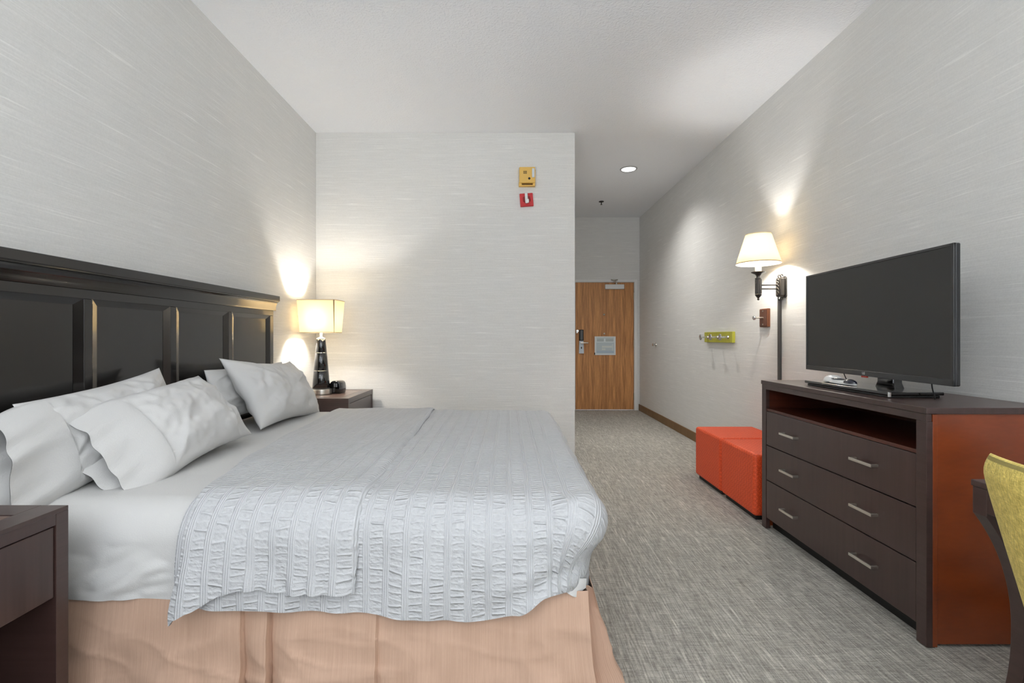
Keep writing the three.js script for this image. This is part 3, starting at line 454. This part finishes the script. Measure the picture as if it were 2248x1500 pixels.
{
  const t = thing('alarm_strobe', 'square red alarm plate with white strobe, hung slightly askew', 'alarm', [0.165, 2.438, ZN]);
  const red = std({ color: 0xc9282c, roughness: 0.4 }), deep = std({ color: 0x8f1b1e, roughness: 0.5 });
  mesh('plate', bx(-0.061, 0.061, -0.061, 0.061, 0, 0.022, 0.005), red, t);
  mesh('hexagon_bezel', new THREE.CylinderGeometry(0.034, 0.042, 0.014, 6).rotateX(Math.PI / 2).translate(0.002, 0.004, 0.026), deep, t);
  mesh('strobe_lens', join([bx(-0.015, 0.012, -0.038, 0.062, 0.026, 0.052, 0.008), bx(-0.008, 0.02, -0.036, 0.0, 0.026, 0.056, 0.008)]), phy({ color: 0xe4e8e6, roughness: 0.15, clearcoat: 1 }), t);
  mesh('lower_ridge', bx(-0.05, 0.05, -0.056, -0.048, 0.018, 0.027, 0.002), red, t);
  t.rotation.z = 0.075;
}

// ------------------------------------------------------------------ ceiling fittings in the passage
{
  const t = thing('ceiling_downlight', 'round recessed ceiling light glowing white in the passage', 'light', [1.358, H, -5.32]);
  mesh('trim_ring', lathe([[0.078, -0.002], [0.084, -0.009], [0.094, -0.006], [0.097, 0.0], [0.078, 0.0]], null, 48), std({ color: 0xbdbdbd, roughness: 0.35, metalness: 0.4 }), t);
  mesh('light_diffuser', lathe([[0, -0.008], [0.05, -0.007], [0.079, -0.003], [0.079, 0], [0, 0]], null, 40), std({ color: 0xffffff, emissive: new THREE.Color(1, 1, 1), emissiveIntensity: 3 }), t);
  const s = new THREE.SpotLight(new THREE.Color().setRGB(1, 0.98, 0.95), 8, 0, 1.15, 1.0, 2); s.position.set(0, -0.014, 0); s.target.position.set(0, -3, 0); t.add(s); t.add(s.target); s.castShadow = true; s.shadow.radius = 3.5;
}
{
  const t = thing('sprinkler_head', 'small dark fire sprinkler head under the passage ceiling', 'sprinkler', [1.30, H, -6.59]);
  mesh('escutcheon', lathe([[0, 0], [0.036, 0], [0.034, -0.008], [0.012, -0.012], [0, -0.012]], null, 24), std({ color: 0x3c3b39, roughness: 0.4, metalness: 0.6 }), t);
  mesh('deflector', lathe([[0, -0.01], [0.008, -0.01], [0.006, -0.04], [0.014, -0.043], [0.014, -0.046], [0, -0.046]], null, 20), std({ color: 0x3c3b39, roughness: 0.4, metalness: 0.6 }), t);
}

// ------------------------------------------------------------------ wall lamp
{
  const y0 = 1.54, t = thing('wall_lamp', 'lit swing arm wall lamp with cream shade and dark bronze bracket', 'lamp', [XR, y0, -3.55]);
  const X = -0.192;     // lamp axis from the wall
  const oct = (w, h, c) => [[-w, -h + c], [-w + c, -h], [w - c, -h], [w, -h + c], [w, h - c], [w - c, h], [-w + c, h], [-w, h - c]];
  const plate = (w, h, c, d, x) => { const g = extrude(oct(w, h, c), d, 0.003); g.rotateY(-Math.PI / 2); g.translate(x, 0, 0); return g; };
  const bp = mesh('back_plate', toCreasedNormals(join([boxUV(plate(0.044, 0.082, 0.014, 0.012, 0)), boxUV(plate(0.036, 0.073, 0.012, 0.034, -0.01))]), 0.5), M.bronze, t);
  for (const s of [-1, 1]) for (const z of [-0.016, 0.016]) mesh('scroll', boxUV(tube(Array.from({ length: 14 }, (_, i) => { const a = i / 13 * 4.2; return V(-0.026 + 0.011 * Math.cos(a) * (1 - i / 26), s * (0.082 + 0.012 * Math.sin(a)), z); }), 0.0048, 24, 8)), M.bronze, bp);
  for (const yy of [-0.045, -0.02, 0.005, 0.03, 0.05]) mesh('rosette', new THREE.TorusGeometry(0.011, 0.0035, 8, 16).rotateY(Math.PI / 2).translate(-0.045, yy, 0), std({ color: 0x6b6660, roughness: 0.35, metalness: 0.6 }), bp);
  for (const yy of [0.016, -0.013]) mesh('arm', boxUV(cyl(V(-0.035, yy, 0), V(X, yy, 0), 0.0052)), M.bronze, t);
  const col = lathe([[0, -0.1], [0.006, -0.098], [0.009, -0.09], [0.006, -0.082], [0.012, -0.076], [0.022, -0.062], [0.0235, -0.055], [0.0205, -0.052], [0.0205, 0.06], [0.0235, 0.063], [0.0235, 0.068], [0.014, 0.07], [0.014, 0.085], [0.022, 0.097], [0.048, 0.11], [0.05, 0.115], [0.02, 0.117], [0, 0.117]], V(X, 0, 0), 40);
  const co = mesh('column', toCreasedNormals(col, 0.6), M.bronze, t);
  for (let i = 0; i < 12; i++) { const a = i / 12 * Math.PI * 2; mesh('flute', boxUV(cyl(V(X + 0.0205 * Math.cos(a), -0.05, 0.0205 * Math.sin(a)), V(X + 0.0205 * Math.cos(a), 0.058, 0.0205 * Math.sin(a)), 0.0026, 0.0026, 6)), M.bronze, co); }
  mesh('candle_sleeve', boxUV(cyl(V(X, 0.115, 0), V(X, 0.19, 0), 0.022)), M.whitePaint, t);
  mesh('bulb', lathe([[0, 0.19], [0.014, 0.19], [0.018, 0.225], [0.032, 0.262], [0.033, 0.288], [0.022, 0.31], [0, 0.318]], V(X, 0, 0), 24), M.bulb, t);
  mesh('shade_clip', boxUV(tube([V(X + 0.03, 0.175, 0.0), V(X + 0.02, 0.2, 0), V(X + 0.04, 0.25, 0), V(X, 0.345, 0)], 0.002, 16, 6)), M.steel, t);
  const sp = s => lerp(0.154, 0.086, s), sy = s => lerp(0.176, 0.402, s);
  const so = mesh('lamp_shade', shell(72, 10, (u, v) => V(X + sp(v) * Math.cos(u * 6.28318531), sy(v), sp(v) * Math.sin(u * 6.28318531)), (u, v) => [u * 0.8, v * 0.24], 0.0015, true), M.shade, t);
  const band = (s0, s1) => lathe([[sp(s0) + 0.0018, sy(s0)], [sp(s1) + 0.0018, sy(s1)], [sp(s1) + 0.0004, sy(s1)], [sp(s0) + 0.0004, sy(s0)]], V(X, 0, 0), 64);
  mesh('shade_trim', band(0.0, 0.035), std({ color: 0xcfb489, roughness: 0.9 }), so); mesh('shade_trim', band(0.965, 1), std({ color: 0xe6d9b8, roughness: 0.9 }), so);
  const p = new THREE.PointLight(new THREE.Color().setRGB(1, 0.975, 0.94), 1.1); p.position.set(X, 0.265, 0); p.castShadow = true; p.shadow.radius = 1.4; p.shadow.bias = -0.002; t.add(p);
}
single('cord_cover', bx(XR - 0.02, XR, 0.3, 1.452, -3.60, -3.575, 0.003), std({ color: 0x4a4846, roughness: 0.45 }), 'narrow dark grey cord channel running down the wall below the wall lamp', 'cord cover');
{ // wooden block with a single chrome peg
  const t = thing('wall_peg', 'square brown wooden wall block with one long chrome peg', 'wall hook', [XR, 1.318, -3.79]);
  const w = mesh('block', bx(-0.024, 0, -0.074, 0.074, -0.06, 0.06, 0.005, true), std({ map: woodMap(124, 74, 46, 26), roughness: 0.45 }), t);
  mesh('inset_face', bx(-0.028, -0.02, -0.066, 0.066, -0.052, 0.052, 0.002, true), std({ map: woodMap(96, 62, 48, 24), roughness: 0.45 }), w);
  for (const y of [-0.054, 0.054]) mesh('screw', boxUV(cyl(V(-0.02, y, 0), V(-0.031, y, 0), 0.006)), M.steel, t);
  mesh('peg', boxUV(cyl(V(-0.02, 0, 0), V(-0.095, 0, 0), 0.007)), M.nickel, t);
  mesh('knob', lathe([[0, 0.012], [0.012, 0.01], [0.018, 0.004], [0.018, -0.004], [0.01, -0.01], [0, -0.011]], null, 28).rotateZ(Math.PI / 2).translate(-0.098, 0, 0), M.chrome, t);
}
{ // three hooks on a yellow-green rail
  const t = thing('hook_rail', 'yellow green wall rail with three chrome coat hooks', 'hook rail', [XR, 1.162, -4.62]);
  mesh('rail', bx(-0.026, 0, -0.052, 0.052, -0.31, 0.31, 0.004, true), std({ map: woodMap(186, 182, 66, 16), roughness: 0.42 }), t);
  for (const z of [-0.223, 0.01, 0.22]) {
    const hk = mesh('hook', join([boxUV(cyl(V(-0.024, 0, z), V(-0.034, 0, z), 0.019, 0.016)), boxUV(cyl(V(-0.03, 0, z), V(-0.098, 0, z), 0.009, 0.008))]), M.chrome, t);
    mesh('disc', lathe([[0, 0.006], [0.026, 0.005], [0.03, 0.002], [0.03, -0.003], [0.02, -0.006], [0, -0.006]], null, 32).rotateZ(Math.PI / 2).translate(-0.1, 0, z), M.chrome, hk);
  }
}
single('wall_bumper', join([boxUV(cyl(V(XR, 1.057, -6.62), V(XR - 0.012, 1.057, -6.62), 0.028, 0.026)), boxUV(cyl(V(XR - 0.01, 1.057, -6.62), V(XR - 0.05, 1.057, -6.62), 0.016, 0.021))]), M.chrome, 'small chrome door bumper on the wall beside the entry door', 'door stop');

// ------------------------------------------------------------------ ottomans
function ottoman(zc, label) {
  const t = thing('ottoman', label, 'ottoman', [1.785, 0, zc], 'orange cube ottomans side by side');
  const g = new RoundedBoxGeometry(0.478, 0.392, 0.462, 6, 0.022); const p = g.attributes.position;
  for (let i = 0; i < p.count; i++) { const x = p.getX(i) / 0.239, y = p.getY(i) / 0.196, z = p.getZ(i) / 0.231; if (y > 0.9) p.setY(i, p.getY(i) + 0.012 * (1 - x * x) * (1 - z * z)); }
  g.translate(0, 0.226, 0); mesh('upholstery', boxUV(g), M.orange, t);
  mesh('base', bx(-0.215, 0.215, 0.0, 0.035, -0.205, 0.205, 0.003), M.black, t);
  for (const y of [0.418]) mesh('piping', new THREE.TubeGeometry(new THREE.CatmullRomCurve3([[-0.222, -0.214], [0, -0.217], [0.222, -0.214], [0.225, 0], [0.222, 0.214], [0, 0.217], [-0.222, 0.214], [-0.225, 0]].map(([a, b]) => V(a, y - 0.002, b)), true, 'catmullrom', 0.1), 80, 0.0028, 6, true), M.orange, t);
}
ottoman(-3.663, 'orange textured cube ottoman farther from the dark dresser, toward the entry door');
ottoman(-3.187, 'orange textured cube ottoman touching the end of the dark dresser');

// ------------------------------------------------------------------ dresser
{
  const x0 = 1.556, x1 = 2.062, zF = -2.885, zN = -1.748, zc = (zF + zN) / 2, t = thing('dresser', 'dark brown three drawer dresser with open shelf and reddish end panel', 'dresser', [x0, 0, zc]);
  const d = x1 - x0, w = (zN - zF) / 2, h = 0.898, p = 0.045;
  mesh('top', bx(-0.004, d, h - 0.024, h, -w - 0.004, w + 0.004, 0.003, true), M.espresso, t);
  mesh('top_rail', bx(0, 0.02, 0.846, h - 0.024, -w, w, 0.0015, true), M.espresso, t);
  for (const s of [-1, 1]) {
    const z = a => s * a;
    const sd = mesh('end_panel', bx(0.02, d, 0.012, h - 0.024, z(w - 0.006), z(w - 0.022), 0.001), M.mahogany, t);
    mesh('front_post', bx(0, 0.024, 0.004, 0.846, z(w), z(w - p), 0.002), M.espresso, sd);
    mesh('edge_strip', bx(0.024, 0.042, 0.004, h - 0.025, z(w), z(w - 0.02), 0.002), M.mahogany, sd);
    mesh('foot', bx(0.008, 0.036, 0, 0.006, z(w - 0.004), z(w - 0.03), 0.001), M.black, sd);
  }
  mesh('back_panel', bx(d - 0.012, d, 0.02, h - 0.024, -w + 0.02, w - 0.02, 0, true), M.shelfWood, t);
  mesh('shelf_floor', bx(0.006, d - 0.012, 0.716, 0.731, -w + 0.022, w - 0.022, 0.001, true), M.shelfWood, t);
  mesh('shelf_divider', bx(0.02, d - 0.012, 0.731, 0.846, -w + 0.022, -w + 0.045, 0.001), M.shelfWood, t);
  mesh('toe_kick', bx(0.055, 0.07, 0.0, 0.07, -w + 0.022, w - 0.022, 0, true), M.black, t);
  for (const [a, b] of [[0.512, 0.714], [0.302, 0.507], [0.070, 0.297]]) {
    const dr = mesh('drawer', bx(0.002, 0.36, a, b, -w + p + 0.003, w - p - 0.003, 0.002, true), M.espresso, t);
    const yc = (a + b) / 2 + 0.004;
    for (const z of [-0.272, 0.272]) mesh('handle', join([bx(-0.03, -0.022, yc - 0.006, yc + 0.006, z - 0.066, z + 0.066, 0.0012), bx(-0.024, 0.004, yc - 0.006, yc + 0.006, z - 0.066, z - 0.056, 0.0012), bx(-0.024, 0.004, yc - 0.006, yc + 0.006, z + 0.056, z + 0.066, 0.0012)]), M.nickel, dr);
  }
}
// ------------------------------------------------------------------ television
{
  const t = thing('television', 'flat black television on a slab stand on the dresser', 'television', [1.75, 0.898, -2.305]);
  const tv = new THREE.Group(); tv.name = 'display'; tv.rotation.y = -0.06; t.add(tv);
  const W = 0.498, b = 0.072, h = 0.556;
  mesh('back_shell', join([bx(0, 0.022, b, b + h, -W, W, 0.006), bx(0.02, 0.05, b + 0.05, b + h * 0.6, -W * 0.7, W * 0.7, 0.012)]), M.tvBlack, tv);
  mesh('bezel', join([bx(-0.006, 0.004, b + h - 0.012, b + h, -W, W, 0.002), bx(-0.006, 0.004, b, b + 0.026, -W, W, 0.002), bx(-0.006, 0.004, b, b + h, -W, -W + 0.012, 0.002), bx(-0.006, 0.004, b, b + h, W - 0.012, W, 0.002)]), M.tvBlack, tv);
  mesh('screen', bx(-0.003, 0.003, b + 0.02, b + h - 0.01, -W + 0.01, W - 0.01, 0), M.screen, tv);
  const font = await new FontLoader().loadAsync('fonts/droid/droid_sans_bold.typeface.json');
  const lg = new TextGeometry('LG', { font, size: 0.012, depth: 0.0008, curveSegments: 4 }); lg.rotateY(-Math.PI / 2); lg.translate(-0.0062, b + 0.008, -0.012); mesh('logo', lg, std({ color: 0xc9c9c9, roughness: 0.3, metalness: 0.5 }), tv);
  mesh('red_indicator', bx(-0.007, 0.002, b - 0.007, b + 0.001, -0.018, 0.02, 0.001), std({ color: 0xa83324, roughness: 0.5 }), tv);
  { const g = extrude([[-0.062, 0.02], [0.062, 0.02], [0.047, 0.05], [0.047, b + 0.06], [-0.047, b + 0.06], [-0.047, 0.05]], 0.045, 0.004); g.rotateY(-Math.PI / 2); g.translate(0.072, 0, 0.082); mesh('neck', g, M.glossBlack, t); }
  const base = mesh('stand_base', join([bx(-0.118, 0.122, 0.012, 0.026, -0.285, 0.29, 0.004), bx(-0.108, 0.112, 0.0, 0.0105, -0.275, 0.28, 0.003)]), M.glossBlack, t);
  mesh('chrome_corner', bx(-0.1195, -0.108, 0.004, 0.0265, 0.284, 0.2915, 0.002), M.chrome, base);
  for (const [za, zb] of [[-0.195, -0.17], [0.33, 0.325]]) mesh('tether_cord', boxUV(tube([V(0.03, b + 0.01, za), V(0.034, b - 0.02, (za + zb) / 2), V(0.05, 0.001, zb)], 0.0025, 10, 6)), M.black, t);
}
{ // white handset and a black-ended remote on the stand base
  const y = 0.898 + 0.026;
  const blob = (a, b, c, f) => { const g = new THREE.SphereGeometry(1, 40, 24), p = g.attributes.position; for (let i = 0; i < p.count; i++) { let x = p.getX(i), yy = p.getY(i), z = p.getZ(i); const k = f ? f(z) : 1; p.setXYZ(i, a * x * k, yy > 0 ? b * yy * (0.75 + 0.25 * k) : 0.15 * b * yy, c * z); } g.translate(0, 0.15 * b, 0); g.computeVertexNormals(); return g; };
  const t = thing('media_receiver', 'white rounded plastic receiver lying on the television stand base', 'receiver', [1.71, y, -2.47]);
  mesh('shell_body', blob(0.038, 0.034, 0.062), phy({ color: 0xe8e8e6, roughness: 0.3, clearcoat: 0.5 }), t);
  mesh('cable', boxUV(tube([V(0.01, 0.02, -0.05), V(0.03, 0.03, -0.09), V(0.06, 0.004, -0.105)], 0.002, 12, 6)), M.black, t);
  const r = thing('remote_control', 'white and glossy dark remote lying beside the white receiver', 'remote', [1.675, y, -2.355]);
  mesh('remote_body', blob(0.024, 0.026, 0.082, z => 0.75 + 0.25 * z), phy({ color: 0xe8e8e6, roughness: 0.3, clearcoat: 0.5 }), r);
  mesh('dark_lens', blob(0.021, 0.019, 0.036).translate(-0.004, 0.0085, 0.05), phy({ color: 0x10172a, roughness: 0.08, clearcoat: 1 }), r);
  mesh('dark_stripe', blob(0.008, 0.008, 0.05).translate(-0.006, 0.0215, -0.015), phy({ color: 0x10172a, roughness: 0.1, clearcoat: 1 }), r);
  r.rotation.y = 0.12;
}

// ------------------------------------------------------------------ desk and chair
{
  const x0 = 1.338, t = thing('desk', 'dark wood writing desk with curved end supports beside the dresser', 'desk', [x0, 0, -0.71]);
  const w = 0.65, d = 0.73;
  mesh('desk_top', bx(0, d, 0.732, 0.75, -w, w, 0.003, true), M.espresso, t);
  for (const x of [0.004, d - 0.024]) mesh('apron', bx(x, x + 0.02, 0.664, 0.732, -w + 0.002, w - 0.002, 0.002, true), M.espresso, t);
  const s = new THREE.Shape(); s.moveTo(0.002, 0.731); s.lineTo(0.002, 0.656); s.bezierCurveTo(0.06, 0.58, 0.108, 0.48, 0.112, 0.34); s.bezierCurveTo(0.114, 0.2, 0.09, 0.1, 0.03, 0.0); s.lineTo(0.14, 0); s.bezierCurveTo(0.16, 0.1, 0.172, 0.2, 0.170, 0.34); s.bezierCurveTo(0.168, 0.5, 0.2, 0.6, 0.30, 0.666); s.lineTo(d - 0.01, 0.666); s.lineTo(d - 0.01, 0.731);
  for (const z of [-w + 0.004, w - 0.044]) { const g = new THREE.ExtrudeGeometry(s, { depth: 0.036, bevelEnabled: true, bevelSize: 0.002, bevelThickness: 0.002, bevelSegments: 2, bevelOffset: -0.002, curveSegments: 24 }); g.translate(0, 0, z + 0.002); mesh('curved_support', boxUV(g), M.espresso, t); }
  for (const z of [-w + 0.006, w - 0.042]) mesh('rear_leg', bx(d - 0.06, d - 0.012, 0, 0.666, z, z + 0.036, 0.003), M.espresso, t);
}
{
  const cx = 1.25, cz = -0.745, t = thing('desk_chair', 'desk chair with curved back upholstered in yellow green fabric', 'chair', [cx, 0, cz]);
  const W = 0.29, yT = 0.902, yB = 0.44, TH = 0.062;
  const pf = (k, v) => { // k round the section (outer face, edge, inner face, edge), v up
    const a = k * Math.PI * 2, e = 0.32, sx = -Math.cos(a), sz = Math.sin(a); const zn = Math.sign(sz) * Math.pow(Math.abs(sz), e), xn = Math.sign(sx) * Math.pow(Math.abs(sx), e);
    const yv = v, cap = 1 - Math.pow(Math.max(0, (yv - 0.9) / 0.1), 2.2) * 0.55, corner = 1 - 0.10 * Math.pow(Math.max(0, (yv - 0.75) / 0.25), 3);
    const wid = W * lerp(0.80, 1.0, sstep(0, 0.8, yv)) * corner, z = wid * zn, y = lerp(yB, yT, Math.min(1, yv)) + 0.012 * (1 - zn * zn) * yv;
    const bow = -0.115 * (1 - Math.pow(z / W, 2)), lean = -0.075 - 0.12 * Math.pow(yv, 1.2);
    return V(bow + lean + xn * TH / 2 * cap, y, z);
  };
  const nu = 96, nv = 40, P = [], U = [], I = [];
  for (let j = 0; j <= nv; j++) for (let i = 0; i <= nu; i++) { const p = pf(i / nu, j / nv); P.push(p.x, p.y, p.z); U.push(p.z + (i < nu / 4 || i > nu * 0.75 ? 0 : 0.13), p.y); }
  for (let j = 0; j < nv; j++) for (let i = 0; i < nu; i++) { const a = j * (nu + 1) + i, b = a + 1, c = a + nu + 1, d = c + 1; I.push(a, b, d, a, d, c); }
  // close top with a gently domed cap
  const rim = nv * (nu + 1); let base = P.length / 3; for (let r = 1; r <= 3; r++) for (let i = 0; i <= nu; i++) { const o = pf(i / nu, 1), m = pf(((nu - i) / nu + 0.5) % 1, 1), q = [0.25, 0.42, 0.5][r - 1]; P.push(lerp(o.x, m.x, q), lerp(o.y, m.y, q) + [0.007, 0.0095, 0.010][r - 1], lerp(o.z, m.z, q)); U.push(P[P.length - 1], P[P.length - 3]); }
  for (let r = 0; r < 3; r++) for (let i = 0; i < nu; i++) { const a = (r === 0 ? rim : base + (r - 1) * (nu + 1)) + i, c = base + r * (nu + 1) + i; I.push(a, a + 1, c + 1, a, c + 1, c); }
  const g = new THREE.BufferGeometry(); g.setAttribute('position', new THREE.Float32BufferAttribute(P, 3)); g.setAttribute('uv', new THREE.Float32BufferAttribute(U, 2)); g.setIndex(I); g.computeVertexNormals();
  mesh('backrest', g, M.green, t);
  mesh('seat', new RoundedBoxGeometry(0.46, 0.1, 0.48, 5, 0.035).translate(0.08, 0.45, 0), M.green, t);
  for (const [x, z] of [[-0.12, -0.2], [-0.12, 0.2], [0.27, -0.2], [0.27, 0.2]]) mesh('leg', boxUV(cyl(V(x, 0, z), V(x * 0.9, 0.41, z * 0.95), 0.014, 0.02, 12)), M.espresso, t);
}

renderer.render(scene, camera);
